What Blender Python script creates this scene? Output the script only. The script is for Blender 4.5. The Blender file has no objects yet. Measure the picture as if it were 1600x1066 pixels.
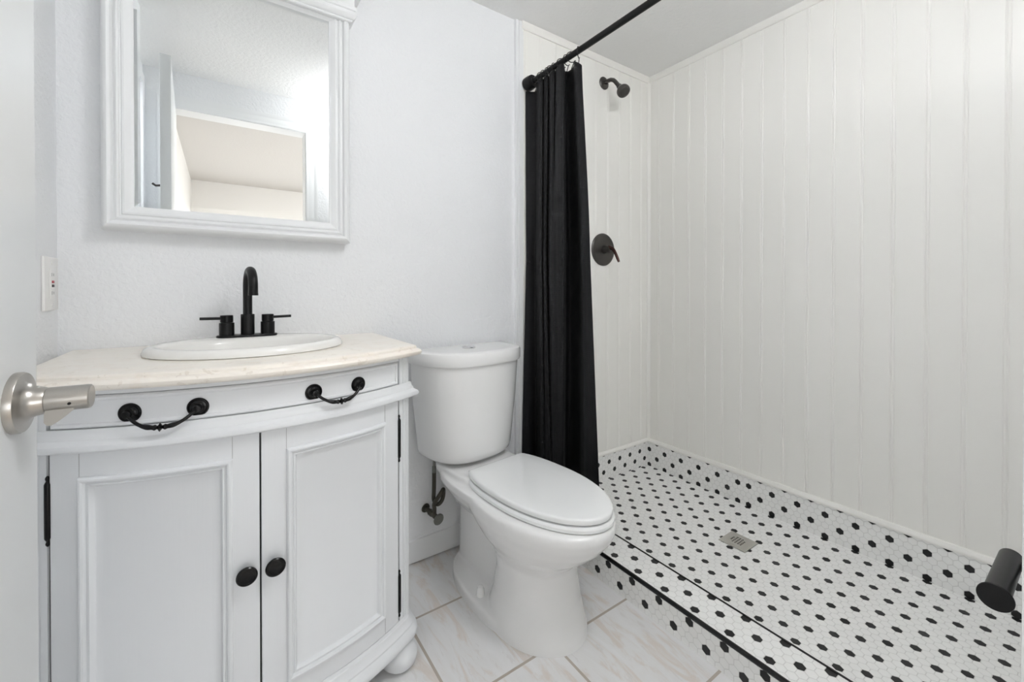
import bpy, bmesh, math, random
from math import sin, cos, pi, sqrt, asin, radians
from mathutils import Vector, Matrix
from mathutils.geometry import tessellate_polygon

SC = bpy.context.scene
COL = SC.collection

# ---------------------------------------------------------------- camera
cam_data = bpy.data.cameras.new('camera')
cam_data.sensor_width = 36.0
cam_data.lens = 36.0 * 656.0 / 1600.0
cam_data.shift_y = -(533.0 - 456.13) / 1600.0
cam_data.clip_start = 0.01
cam = bpy.data.objects.new('camera', cam_data)
COL.objects.link(cam)
cam.location = (0.0, -1.4596, 0.9979)
cam.rotation_euler = (radians(90 - 0.395), 0, radians(-34.645))
SC.camera = cam

# ---------------------------------------------------------------- world, exposure, light levels
world = bpy.data.worlds.new('world')
SC.world = world
world.use_nodes = True
world.node_tree.nodes['Background'].inputs[0].default_value = (1, 1, 1, 1)
world.node_tree.nodes['Background'].inputs[1].default_value = 0.0
SC.view_settings.view_transform = 'Standard'
SC.view_settings.look = 'None'
SC.view_settings.gamma = 1.0
SC.view_settings.use_curve_mapping = False
SC.view_settings.exposure = 0.07
SC.cycles.max_bounces = 14
SC.cycles.diffuse_bounces = 10
SC.cycles.glossy_bounces = 8
BATH_FILL = 36.5       # emission of the added bathroom fill light, standing in for bounced flash
HALL_FILL = 88.0       # emission of the fill light added in the hall

DAY_FILL = 33.0           # watts of the area light added behind a made-up hall window
day = bpy.data.lights.new('daylight', 'AREA')
day.shape = 'RECTANGLE'
day.size, day.size_y = 2.1, 1.25
day.energy = DAY_FILL
day.color = (0.97, 0.985, 1.0)
day_fill_o = bpy.data.objects.new('daylight', day)
COL.objects.link(day_fill_o)
day_fill_o.location = (0.90, -4.26, 0.85)
day_fill_o.rotation_euler = (radians(90), 0, 0)      # shines towards +y, in through the added window

# ---------------------------------------------------------------- room numbers (metres)
XL, XR, H = -0.3271, 1.9037, 2.135
YF = -1.43                       # room side of the entrance wall
ZT = 0.172                       # top of the tile border in the shower
XC0, XC1, ZC = 1.0672, 1.193, 0.09   # curb
OX0, OX1, OZ = -0.20, 0.42, 1.945     # door opening


# ================================================================= materials
def new_mat(name):
    m = bpy.data.materials.new(name)
    m.use_nodes = True
    nt = m.node_tree
    b = nt.nodes['Principled BSDF']
    return m, nt, b


def plain(name, col, rough=0.5, metal=0.0, spec=0.5, coat=0.0, sheen=0.0):
    m, nt, b = new_mat(name)
    b.inputs['Base Color'].default_value = (*col, 1)
    b.inputs['Roughness'].default_value = rough
    b.inputs['Metallic'].default_value = metal
    b.inputs['Specular IOR Level'].default_value = spec
    b.inputs['Coat Weight'].default_value = coat
    b.inputs['Coat Roughness'].default_value = 0.08
    b.inputs['Sheen Weight'].default_value = sheen
    return m


class NG:
    """small expression helper for math nodes"""
    def __init__(self, nt):
        self.nt = nt

    def n(self, t, **kw):
        node = self.nt.nodes.new(t)
        for k, v in kw.items():
            setattr(node, k, v)
        return node

    def m(self, op, a, b=None, c=None):
        node = self.n('ShaderNodeMath', operation=op)
        for i, x in enumerate((a, b, c)):
            if x is None:
                continue
            if isinstance(x, (int, float)):
                node.inputs[i].default_value = x
            else:
                self.nt.links.new(x, node.inputs[i])
        return node.outputs[0]

    def pos(self):
        g = self.n('ShaderNodeNewGeometry')
        s = self.n('ShaderNodeSeparateXYZ')
        self.nt.links.new(g.outputs['Position'], s.inputs[0])
        return g.outputs['Position'], s.outputs

    def link(self, a, b):
        self.nt.links.new(a, b)

    def mix(self, f, a, b):
        node = self.n('ShaderNodeMix', data_type='RGBA')
        for i, x in ((0, f), (6, a), (7, b)):
            if isinstance(x, (int, float)):
                node.inputs[i].default_value = x
            elif isinstance(x, tuple):
                node.inputs[i].default_value = (*x, 1)
            else:
                self.nt.links.new(x, node.inputs[i])
        return node.outputs[2]

    def noise(self, vec, scale, detail=2.0, rough=0.5, dist=0.0):
        node = self.n('ShaderNodeTexNoise')
        if vec is not None:
            self.nt.links.new(vec, node.inputs['Vector'])
        node.inputs['Scale'].default_value = scale
        node.inputs['Detail'].default_value = detail
        node.inputs['Roughness'].default_value = rough
        node.inputs['Distortion'].default_value = dist
        return node.outputs['Fac']

    def bump(self, height, bsdf, strength, dist):
        node = self.n('ShaderNodeBump')
        node.inputs['Strength'].default_value = strength
        node.inputs['Distance'].default_value = dist
        self.nt.links.new(height, node.inputs['Height'])
        self.nt.links.new(node.outputs[0], bsdf.inputs['Normal'])

    def ramp(self, f, stops):
        node = self.n('ShaderNodeValToRGB')
        e = node.color_ramp.elements
        while len(e) < len(stops):
            e.new(0.5)
        for k, (p, c) in enumerate(stops):
            e[k].position = p
            e[k].color = (*c, 1)
        self.nt.links.new(f, node.inputs[0])
        return node.outputs[0]


def textured_paint(name, col, scale, strength, dist=0.003, rough=0.6):
    m, nt, b = new_mat(name)
    g = NG(nt)
    p, _ = g.pos()
    b.inputs['Base Color'].default_value = (*col, 1)
    b.inputs['Roughness'].default_value = rough
    b.inputs['Specular IOR Level'].default_value = 0.3
    a = g.noise(p, scale, 3.0, 0.55, 0.4)
    g.bump(a, b, strength, dist)
    return m


def hex_mat(name, ua, va, u0, v0, w=0.0236, grout=0.0017, seam=None, white=(0.90, 0.90, 0.885), dirt=0.0):
    """hexagon mosaic: rows of hexagons run along axis ua, a black one every fourth
    hexagon of every second row"""
    m, nt, b = new_mat(name)
    g = NG(nt)
    p, s = g.pos()
    u = g.m('SUBTRACT', s[ua], u0)
    v = g.m('SUBTRACT', s[va], v0)
    if seam is not None:                     # next mosaic sheet starts half a repeat along
        k = g.m('LESS_THAN', s[ua], seam)
        u = g.m('ADD', u, g.m('MULTIPLY', k, 2 * w))
    sv = sqrt(3) * w

    def wrap(x, per):
        return g.m('SUBTRACT', x, g.m('MULTIPLY', g.m('ROUND', g.m('DIVIDE', x, per)), per))

    def hd(a, c):
        a = g.m('ABSOLUTE', a)
        c = g.m('ABSOLUTE', c)
        return g.m('MAXIMUM', a, g.m('ADD', g.m('MULTIPLY', a, 0.5), g.m('MULTIPLY', c, 0.8660254)))
    u2 = g.m('SUBTRACT', u, w / 2)
    v2 = g.m('SUBTRACT', v, sv / 2)
    d = g.m('MINIMUM', hd(wrap(u, w), wrap(v, sv)), hd(wrap(u2, w), wrap(v2, sv)))
    u3 = g.m('SUBTRACT', u, 2 * w)
    v3 = g.m('SUBTRACT', v, sv)
    dd = g.m('MINIMUM', hd(wrap(u, 4 * w), wrap(v, 2 * sv)), hd(wrap(u3, 4 * w), wrap(v3, 2 * sv)))
    half = w / 2 - grout / 2
    tile = g.m('LESS_THAN', d, half)
    dot = g.m('LESS_THAN', dd, half)
    cloud = g.noise(p, 9.0, 4.0, 0.6, 0.8)
    wcol = g.mix(g.m('MULTIPLY', cloud, 0.5), white, tuple(0.88 * c for c in white))
    c1 = g.mix(tile, (0.71, 0.705, 0.69), wcol)
    c2 = g.mix(dot, c1, (0.012, 0.012, 0.013))
    g.link(c2, b.inputs['Base Color'])
    b.inputs['Roughness'].default_value = 0.38
    b.inputs['Specular IOR Level'].default_value = 0.35
    hgt = g.n('ShaderNodeMapRange')
    g.link(d, hgt.inputs[0])
    hgt.inputs[1].default_value = half - 0.0012
    hgt.inputs[2].default_value = half + 0.0003
    hgt.inputs[3].default_value = 1.0
    hgt.inputs[4].default_value = 0.0
    g.bump(hgt.outputs[0], b, 0.5, 0.0008)
    return m


def floor_tile_mat():
    m, nt, b = new_mat('marble_look_floor_tile')
    g = NG(nt)
    p, s = g.pos()
    pit = 0.309
    u = g.m('DIVIDE', g.m('SUBTRACT', s[0], 0.4545), pit)
    v = g.m('DIVIDE', g.m('SUBTRACT', s[1], -0.254), pit)
    iu, iv = g.m('FLOOR', u), g.m('FLOOR', v)
    fu, fv = g.m('FRACT', u), g.m('FRACT', v)
    eu = g.m('MINIMUM', fu, g.m('SUBTRACT', 1.0, fu))
    ev = g.m('MINIMUM', fv, g.m('SUBTRACT', 1.0, fv))
    e = g.m('MINIMUM', eu, ev)
    grout = g.m('LESS_THAN', e, 0.0120)
    # every tile shows its own piece of the pattern
    comb = g.n('ShaderNodeCombineXYZ')
    g.link(g.m('ADD', s[0], g.m('MULTIPLY', iu, 7.31)), comb.inputs[0])
    g.link(g.m('ADD', s[1], g.m('MULTIPLY', iv, 3.77)), comb.inputs[1])
    g.link(g.m('ADD', g.m('MULTIPLY', iu, 1.7), g.m('MULTIPLY', iv, 2.9)), comb.inputs[2])
    mp = g.n('ShaderNodeMapping')
    mp.inputs['Rotation'].default_value = (0, 0, radians(28))
    mp.inputs['Scale'].default_value = (15.0, 3.4, 1.0)
    g.link(comb.outputs[0], mp.inputs['Vector'])
    n1 = g.noise(mp.outputs[0], 1.5, 6.0, 0.62, 0.9)
    n2 = g.noise(mp.outputs[0], 3.4, 4.0, 0.62, 1.0)
    c = g.ramp(n1, [(0.30, (0.75, 0.75, 0.755)), (0.52, (0.72, 0.715, 0.71)),
                    (0.63, (0.66, 0.605, 0.56)), (0.74, (0.70, 0.68, 0.66))])
    c = g.mix(g.m('MULTIPLY', g.m('GREATER_THAN', n2, 0.62), 0.35), c, (0.60, 0.575, 0.56))
    c = g.mix(grout, c, (0.42, 0.37, 0.32))
    g.link(c, b.inputs['Base Color'])
    b.inputs['Roughness'].default_value = 0.32
    hgt = g.m('SUBTRACT', 1.0, grout)
    g.bump(hgt, b, 0.5, 0.001)
    return m


def counter_mat():
    m, nt, b = new_mat('cream_marble')
    g = NG(nt)
    p, s = g.pos()
    n1 = g.noise(p, 9.0, 6.0, 0.62, 1.6)
    n2 = g.noise(p, 38.0, 4.0, 0.6, 0.8)
    c = g.ramp(n1, [(0.30, (0.87, 0.82, 0.74)), (0.48, (0.86, 0.815, 0.745)),
                    (0.60, (0.84, 0.78, 0.70)), (0.72, (0.87, 0.835, 0.78))])
    c = g.mix(g.m('MULTIPLY', g.m('GREATER_THAN', n2, 0.63), 0.35), c, (0.62, 0.55, 0.46))
    g.link(c, b.inputs['Base Color'])
    b.inputs['Roughness'].default_value = 0.28
    return m


def cloth_mat():
    m, nt, b = new_mat('black_waffle_cloth')
    g = NG(nt)
    uv = g.n('ShaderNodeUVMap')
    sp = g.n('ShaderNodeSeparateXYZ')
    g.link(uv.outputs[0], sp.inputs[0])
    a = g.m('SINE', g.m('MULTIPLY', sp.outputs[0], 2 * pi / 0.007))
    c = g.m('SINE', g.m('MULTIPLY', sp.outputs[1], 2 * pi / 0.007))
    hgt = g.m('MAXIMUM', a, c)
    p, _ = g.pos()
    wr = g.noise(p, 14.0, 3.0, 0.6, 0.6)
    tot = g.m('ADD', g.m('MULTIPLY', hgt, 0.35), g.m('MULTIPLY', wr, 3.5))
    g.bump(tot, b, 0.55, 0.0012)
    b.inputs['Base Color'].default_value = (0.0110, 0.0112, 0.0125, 1)
    b.inputs['Roughness'].default_value = 0.62
    b.inputs['Specular IOR Level'].default_value = 0.18
    b.inputs['Sheen Weight'].default_value = 0.02
    b.inputs['Sheen Roughness'].default_value = 0.5
    return m


def emit_mat(name, col, strength):
    m, nt, b = new_mat(name)
    b.inputs['Base Color'].default_value = (0.9, 0.9, 0.9, 1)
    b.inputs['Emission Color'].default_value = (*col, 1)
    b.inputs['Emission Strength'].default_value = strength
    return m


def brushed_mat():
    m, nt, b = new_mat('brushed_nickel')
    b.inputs['Base Color'].default_value = (0.47, 0.45, 0.42, 1)
    b.inputs['Metallic'].default_value = 1.0
    b.inputs['Roughness'].default_value = 0.30
    b.inputs['Anisotropic'].default_value = 0.4
    return m


def cabinet_mat():
    m, nt, b = new_mat('white_cabinet_paint')
    g = NG(nt)
    p, s = g.pos()
    mp = g.n('ShaderNodeMapping')
    mp.inputs['Scale'].default_value = (120.0, 120.0, 4.0)
    g.link(p, mp.inputs['Vector'])
    n = g.noise(mp.outputs[0], 1.5, 3.0, 0.6)
    b.inputs['Base Color'].default_value = (0.725, 0.74, 0.755, 1)
    b.inputs['Roughness'].default_value = 0.45
    b.inputs['Specular IOR Level'].default_value = 0.35
    g.bump(n, b, 0.12, 0.001)
    return m


M = {}
M['wall'] = textured_paint('white_textured_wall_paint', (0.80, 0.81, 0.822), 75.0, 0.7, 0.004)
M['ceiling'] = textured_paint('white_textured_ceiling_paint', (0.86, 0.86, 0.855), 60.0, 0.6, 0.004, 0.8)
M['panel'] = plain('cream_white_beadboard', (0.86, 0.85, 0.815), 0.38, spec=0.4)
M['trim'] = plain('white_trim_paint', (0.80, 0.81, 0.815), 0.4, spec=0.4)
M['door'] = plain('white_door_paint', (0.77, 0.785, 0.79), 0.3, spec=0.5)
M['hall_wall'] = plain('hall_wall_paint', (0.77, 0.76, 0.74), 0.7)
M['hall_ceiling'] = textured_paint('hall_ceiling_paint', (0.63, 0.615, 0.595), 60.0, 0.3, 0.004, 0.85)
M['hall_floor'] = plain('hall_floor', (0.45, 0.40, 0.35), 0.5)
M['floor'] = floor_tile_mat()
M['hex_right'] = hex_mat('hexagon_mosaic_long_wall', 1, 2, -0.021, 0.1330, seam=-0.513)
M['hex_back'] = hex_mat('hexagon_mosaic_short_wall', 2, 0, 0.1305, 1.6751, w=0.0227)
M['hex_pan'] = hex_mat('hexagon_mosaic_shower_floor', 1, 0, -0.9183, 1.3165, w=0.0237)
M['hex_curb'] = hex_mat('hexagon_mosaic_curb_top', 1, 0, -0.634, 1.1400, w=0.0246)
M['hex_curb_face'] = hex_mat('hexagon_mosaic_curb_face', 1, 2, -0.4363, 0.0270, w=0.0248)
M['porcelain'] = plain('white_porcelain', (0.80, 0.80, 0.795), 0.10, spec=0.5)
M['seat'] = plain('white_seat_plastic', (0.82, 0.83, 0.83), 0.16, spec=0.5)
M['sink'] = plain('bone_white_porcelain', (0.84, 0.83, 0.80), 0.10, spec=0.5)
M['cabinet'] = cabinet_mat()
M['black'] = plain('matte_black_metal', (0.0040, 0.0040, 0.0043), 0.34, 0.0, spec=0.26)
M['blackedge'] = plain('black_edge_strip', (0.006, 0.006, 0.006), 0.22, spec=0.4)
M['iron'] = plain('black_iron', (0.003, 0.003, 0.0033), 0.24, 0.0, spec=0.28)
M['bronze'] = plain('dark_bronze', (0.085, 0.080, 0.076), 0.34, 0.8)
M['bronze_edge'] = plain('worn_bronze_lever', (0.075, 0.035, 0.030), 0.25, 0.8)
M['pewter'] = plain('tarnished_pipe_metal', (0.085, 0.08, 0.065), 0.38, 0.7)
M['pewter_light'] = plain('dull_valve_metal', (0.22, 0.22, 0.20), 0.4, 0.8)
M['chrome'] = plain('chrome', (0.75, 0.75, 0.75), 0.12, 1.0)
M['steel'] = plain('stainless_steel', (0.62, 0.61, 0.57), 0.40, 1.0)
M['nickel'] = brushed_mat()
M['dark'] = plain('dark_gap', (0.01, 0.01, 0.01), 0.8)  # near-black; also stands for shade in the door gaps and drain
M['mirror'] = plain('mirror_silver', (0.93, 0.945, 0.94), 0.0, 1.0)
M['counter'] = counter_mat()
M['cloth'] = cloth_mat()
M['plate'] = plain('white_switch_plastic', (0.82, 0.81, 0.79), 0.3)
M['red'] = plain('red_plastic', (0.35, 0.04, 0.05), 0.4)
M['ink'] = plain('dark_plastic', (0.03, 0.028, 0.03), 0.4)
M['lamp'] = emit_mat('lit_lamp_glass', (0.985, 0.99, 1.0), BATH_FILL)
M['closet_lamp'] = emit_mat('lit_closet_lamp_glass', (0.985, 0.99, 1.0), 60.0)  # added fixture that brightens the gap behind the open door
M['hall_lamp'] = emit_mat('lit_hall_lamp_glass', (0.985, 0.99, 1.0), HALL_FILL)


# ================================================================= mesh helpers
def link_mesh(name, me, mat, parent=None, smooth=32, mats=None):
    for mm in (mats or [mat]):
        me.materials.append(mm)
    if smooth:
        for p in me.polygons:
            p.use_smooth = True
        me.set_sharp_from_angle(angle=radians(smooth))
    o = bpy.data.objects.new(name, me)
    COL.objects.link(o)
    if parent is not None:
        o.parent = parent
    return o


class MB:
    """collects vertices and faces of one part"""
    def __init__(self):
        self.v, self.f = [], []

    def add(self, vs, fs):
        k = len(self.v)
        self.v += [tuple(x) for x in vs]
        self.f += [tuple(i + k for i in f) for f in fs]
        return self

    def box(self, x0, x1, y0, y1, z0, z1):
        vs = [(x, y, z) for x in (x0, x1) for y in (y0, y1) for z in (z0, z1)]
        fs = [(0, 1, 3, 2), (4, 6, 7, 5), (0, 4, 5, 1), (2, 3, 7, 6), (0, 2, 6, 4), (1, 5, 7, 3)]
        return self.add(vs, fs)

    def rbox(self, x0, x1, y0, y1, z0, z1, b=0.003, seg=2):
        bm = bmesh.new()
        bmesh.ops.create_cube(bm, size=1.0)
        for v in bm.verts:
            v.co = Vector(((x0 + x1) / 2 + v.co.x * (x1 - x0), (y0 + y1) / 2 + v.co.y * (y1 - y0),
                           (z0 + z1) / 2 + v.co.z * (z1 - z0)))
        bmesh.ops.bevel(bm, geom=list(bm.edges), offset=b, segments=seg, affect='EDGES', profile=0.5)
        bm.verts.index_update()
        self.add([v.co[:] for v in bm.verts], [[v.index for v in f.verts] for f in bm.faces])
        bm.free()
        return self

    def loft(self, rings, closed=True, cap0=True, cap1=True):
        n = len(rings[0])
        vs = [p for r in rings for p in r]
        fs = []
        for k in range(len(rings) - 1):
            for i in range(n if closed else n - 1):
                j = (i + 1) % n
                fs.append((k * n + i, k * n + j, (k + 1) * n + j, (k + 1) * n + i))
        if cap0:
            fs.append(tuple(reversed(range(n))))
        if cap1:
            fs.append(tuple(range((len(rings) - 1) * n, len(rings) * n)))
        return self.add(vs, fs)

    def lathe(self, prof, origin=(0, 0, 0), axis=(0, 0, 1), n=32, cap0=True, cap1=True):
        """prof: list of (radius, distance along axis)"""
        a = Vector(axis).normalized()
        t = Vector((1, 0, 0)) if abs(a.x) < 0.8 else Vector((0, 1, 0))
        u = a.cross(t).normalized()
        w = a.cross(u)
        o = Vector(origin)
        rings = [[tuple(o + a * h + u * (r * cos(2 * pi * i / n)) + w * (r * sin(2 * pi * i / n))) for i in range(n)]
                 for r, h in prof]
        return self.loft(rings, True, cap0, cap1)

    def tube(self, pts, rad, n=14, cap=True):
        pts = [Vector(p) for p in pts]
        rad = rad if isinstance(rad, (list, tuple)) else [rad] * len(pts)
        tang = []
        for i in range(len(pts)):
            a = pts[max(0, i - 1)]
            c = pts[min(len(pts) - 1, i + 1)]
            tang.append((c - a).normalized())
        t0 = tang[0]
        ref = Vector((0, 0, 1)) if abs(t0.z) < 0.9 else Vector((1, 0, 0))
        u = t0.cross(ref).normalized()
        rings = []
        for i, p in enumerate(pts):
            if i:
                ax = tang[i - 1].cross(tang[i])
                if ax.length > 1e-8:
                    ang = tang[i - 1].angle(tang[i])
                    u = Matrix.Rotation(ang, 3, ax.normalized()) @ u
            w = tang[i].cross(u)
            rings.append([tuple(p + (u * cos(2 * pi * k / n) + w * sin(2 * pi * k / n)) * rad[i]) for k in range(n)])
        return self.loft(rings, True, cap, cap)

    def sweep_plan(self, path, prof, closed=False):
        """profile [(outward, z)] closed polygon, swept along a plan path; outward is to the
        right of the direction of travel"""
        n = len(path)
        rings = []
        for i in range(n):
            p = Vector(path[i])
            dirs = []
            if i > 0 or closed:
                dirs.append((p - Vector(path[i - 1])).normalized())
            if i < n - 1 or closed:
                dirs.append((Vector(path[(i + 1) % n]) - p).normalized())
            ns = [Vector((d.y, -d.x)) for d in dirs]
            if len(ns) == 2:
                m = (ns[0] + ns[1])
                m = m / max(m.dot(ns[0]), 0.2)
            else:
                m = ns[0]
            rings.append([(p.x + m.x * o, p.y + m.y * o, z) for o, z in prof])
        if closed:
            rings.append(rings[0])
        return self.loft(rings, True, not closed, not closed)

    def build(self, name, mat, parent=None, smooth=32, loc=None, mats=None):
        me = bpy.data.meshes.new(name)
        me.from_pydata(self.v, [], self.f)
        me.validate()
        bm = bmesh.new()
        bm.from_mesh(me)
        bmesh.ops.remove_doubles(bm, verts=bm.verts, dist=1e-6)
        bmesh.ops.recalc_face_normals(bm, faces=bm.faces)
        bm.to_mesh(me)
        bm.free()
        return link_mesh(name, me, mat, parent, smooth, mats)


def tag(o, label, cat, group=None):
    o['label'] = label
    o['category'] = cat
    if group:
        o['group'] = group
    return o


def thing(name, label, cat, loc=(0, 0, 0), rotz=0.0, group=None):
    o = bpy.data.objects.new(name, None)
    o.empty_display_size = 0.05
    o.location = loc
    o.rotation_euler = (0, 0, rotz)
    COL.objects.link(o)
    return tag(o, label, cat, group)


def struct(name, mb, mat, parent=None, smooth=32, mats=None):
    o = mb.build(name, mat, parent, smooth, mats=mats)
    o['kind'] = 'structure'
    return o


def arc_pts(c, r, a0, a1, n):
    return [(c[0] + r * cos(a0 + (a1 - a0) * i / n), c[1] + r * sin(a0 + (a1 - a0) * i / n)) for i in range(n + 1)]


def at_base(root):
    """children were built in world space: keep them there under a moved root"""
    bpy.context.view_layer.update()
    inv = root.matrix_world.inverted()
    for c in root.children:
        c.matrix_parent_inverse = inv


# ================================================================= room shell
T = 0.10
# floor: bathroom, then the hall beyond the door
struct('floor', MB().box(XL - T, XR + T, YF - T, 0.0 + T, -0.08, 0.0), M['floor'], smooth=0)
struct('floor_hall', MB().box(-0.40, 2.3, -4.2, YF - T, -0.08, -0.002), M['hall_floor'], smooth=0)
struct('ceiling', MB().box(XL - T, XR + T, YF - T, T, H, H + 0.08), M['ceiling'], smooth=0)
struct('ceiling_hall', MB().box(-0.40, 2.3, -4.2, YF - T, H, H + 0.08), M['hall_ceiling'], smooth=0)
struct('wall_back', MB().box(XL - T, XR + 0.006 + T, 0.0, T, 0.0, H), M['wall'], smooth=0)
wl = MB()
KY0, KY1, KZ = -1.36, -0.80, 2.02              # opening to a closet made up to brighten the gap behind the door
wl.box(XL - T, XL, KY1, 0.0, 0.0, H)
wl.box(XL - T, XL, YF - T, KY0, 0.0, H)
wl.box(XL - T, XL, KY0, KY1, KZ, H)
struct('wall_left', wl, M['wall'], smooth=0)
kx0, kx1 = XL - T - 0.80, XL - T
kw = MB()
kw.box(kx0 - 0.05, kx0, KY0 - 0.2, KY1 + 0.2, 0.0, H)
kw.box(kx0, kx1, KY0 - 0.25, KY0 - 0.2, 0.0, H)
kw.box(kx0, kx1, KY1 + 0.2, KY1 + 0.25, 0.0, H)
struct('wall_closet', kw, M['wall'], smooth=0)
struct('floor_closet', MB().box(kx0, kx1, KY0 - 0.2, KY1 + 0.2, -0.08, 0.0), M['floor'], smooth=0)
struct('ceiling_closet', MB().box(kx0, kx1, KY0 - 0.2, KY1 + 0.2, H, H + 0.08), M['ceiling'], smooth=0)
kc = MB()
for y0_, y1_, z0_, z1_ in ((KY0 - 0.05, KY0, 0.0, KZ + 0.05), (KY1, KY1 + 0.05, 0.0, KZ + 0.05), (KY0, KY1, KZ, KZ + 0.05)):
    kc.box(XL - 0.002, XL + 0.010, y0_, y1_, z0_, z1_)
struct('trim_closet_casing', kc, M['trim'], smooth=0)
struct('wall_right', MB().box(XR + 0.006, XR + 0.006 + T, YF - T, 0.0, 0.0, H), M['wall'], smooth=0)
wf = MB()
wf.box(XL, OX0 - 0.02, YF - T, YF, 0.0, H)
wf.box(OX1 + 0.02, XR + 0.006, YF - T, YF, 0.0, H)
wf.box(OX0 - 0.02, OX1 + 0.02, YF - T, YF, OZ + 0.02, H)
struct('wall_front', wf, M['wall'], smooth=0)
hw = MB()
hw.box(-0.36, -0.26, -4.2, YF - T, 0.0, H)
struct('wall_hall_left', hw, M['hall_wall'], smooth=0)
struct('wall_hall_right', MB().box(2.2, 2.3, -4.2, YF - T, 0.0, H), M['hall_wall'], smooth=0)
hb_ = MB()
WX0, WX1, WZ0, WZ1 = -0.10, 1.90, 0.25, 1.45  # unseen window, made up to let frontal fill light in
hb_.box(-0.26, WX0, -4.2, -4.1, 0.0, H)
hb_.box(WX1, 2.2, -4.2, -4.1, 0.0, H)
hb_.box(WX0, WX1, -4.2, -4.1, 0.0, WZ0)
hb_.box(WX0, WX1, -4.2, -4.1, WZ1, H)
struct('wall_hall_back', hb_, M['hall_wall'], smooth=0)
wfm = MB()
for a_, b_, c_, d_ in ((WX0, WX0 + 0.05, WZ0, WZ1), (WX1 - 0.05, WX1, WZ0, WZ1), (WX0, WX1, WZ0, WZ0 + 0.05), (WX0, WX1, WZ1 - 0.05, WZ1), (0.875, 0.925, WZ0, WZ1)):
    wfm.box(a_, b_, -4.18, -4.12, c_, d_)
struct('window_1', wfm, M['trim'], smooth=0)

# door lining and casing (seen in the mirror)
jb = MB()
jb.box(OX0 - 0.018, OX0, YF - T - 0.002, YF + 0.002, 0.0, OZ)
jb.box(OX1, OX1 + 0.018, YF - T - 0.002, YF + 0.002, 0.0, OZ)
jb.box(OX0 - 0.018, OX1 + 0.018, YF - T - 0.002, YF + 0.002, OZ, OZ + 0.018)
struct('trim_door_lining', jb, M['trim'], smooth=0)


def casing(yface, sgn):
    """mitred casing round the opening"""
    prof = [(0.0, 0.0), (0.0, 0.005), (0.010, 0.006), (0.016, 0.0045), (0.040, 0.0065), (0.046, 0.0055),
            (0.060, 0.0085), (0.066, 0.0085), (0.066, 0.0)]
    rings = []
    for (x, z, dx, dz) in ((OX0, 0.0, -1, 0), (OX0, OZ, -1, 1), (OX1, OZ, 1, 1), (OX1, 0.0, 1, 0)):
        rings.append([(x + dx * (0.004 + w), yface + sgn * h, z + dz * (0.004 + w)) for w, h in prof])
    return MB().loft(rings, True, True, True)


struct('trim_door_casing', casing(YF, 1), M['trim'])
struct('trim_hall_casing', casing(YF - T, -1), M['trim'])

# beadboard: flat boards with a small bead between two grooves
BP = 0.0855


def bead_profile(s0, s1, phase):
    """list of (s, height) from s0 to s1; beads at phase + k*BP"""
    bead = [(-0.0068, 0.0), (-0.0050, -0.0015), (-0.0036, -0.0015), (-0.0028, -0.0005), (-0.0014, 0.0003), (0.0, 0.0006),
            (0.0014, 0.0003), (0.0028, -0.0005), (0.0036, -0.0015), (0.0050, -0.0015), (0.0068, 0.0)]
    pts = [(s0, 0.0)]
    k = math.ceil((s0 + 0.008 - phase) / BP)
    while phase + k * BP < s1 - 0.008:
        c = phase + k * BP
        pts += [(c + a, h) for a, h in bead]
        k += 1
    pts.append((s1, 0.0))
    return pts


def bead_wall(along, s0, s1, z0, z1, phase):
    pr = bead_profile(s0, s1, phase)
    mb = MB()
    th = 0.006
    if along == 'y':
        low = [(XR + th, s0, z0)] + [(XR - h, s, z0) for s, h in pr] + [(XR + th, s1, z0)]
    else:
        low = [(s0, 0.0, z0)] + [(s, -th - h, z0) for s, h in pr] + [(s1, 0.0, z0)]
    up = [(x, y, z1) for x, y, z in low]
    return mb.loft([low, up], True, True, True)


struct('wall_panel_right', bead_wall('y', YF, -0.006, ZT, H, -0.159), M['panel'], smooth=25)
struct('wall_panel_back', bead_wall('x', 1.05, XR, ZT, H, 1.9037 - 0.062), M['panel'], smooth=25)

# tile border round the shower
struct('baseboard_right', MB().box(XR - 0.008, XR + 0.006, YF, 0.0, 0.0, ZT), M['hex_right'], smooth=0)
struct('baseboard_back_shower', MB().box(1.05, XR - 0.008, -0.008, 0.0, 0.0, ZT), M['hex_back'], smooth=0)

# trims
cap = [(0.0, ZT - 0.001), (0.014, ZT - 0.001), (0.015, ZT + 0.004), (0.013, ZT + 0.010), (0.010, ZT + 0.013),
       (0.009, ZT + 0.016), (0.006, ZT + 0.018), (0.0, ZT + 0.018)]
struct('trim_tile_cap_right', MB().sweep_plan([(XR, 0.0), (XR, YF)], cap), M['panel'])
struct('trim_tile_cap_back', MB().sweep_plan([(1.05, 0.0), (XR, 0.0)], cap), M['panel'])
crown = [(0.0, H - 0.030), (0.006, H - 0.030), (0.008, H - 0.027), (0.011, H - 0.022), (0.013, H - 0.006), (0.014, H - 0.001),
         (0.0, H - 0.001)]
struct('trim_ceiling_right', MB().sweep_plan([(XR, 0.0), (XR, YF)], crown), M['panel'])
struct('trim_ceiling_back', MB().sweep_plan([(1.05, -0.006), (XR, -0.006)], crown), M['panel'])
struct('trim_corner', MB().loft([[(XR, -0.006, z), (XR - 0.013, -0.006, z), (XR - 0.012, -0.010, z), (XR - 0.006, -0.015, z),
                                  (XR, -0.019, z)] for z in (ZT + 0.017, H - 0.030)]), M['panel'])
vt = [(1.020, 0.0), (1.020, -0.011), (1.022, -0.013), (1.031, -0.013), (1.033, -0.009), (1.036, -0.009), (1.038, -0.013),
      (1.050, -0.013), (1.052, -0.010), (1.060, -0.010), (1.062, -0.008), (1.062, 0.0)]
struct('trim_panel_edge', MB().loft([[(x, y, z) for x, y in vt] for z in (0.0, H - 0.002)]), M['trim'])

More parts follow.
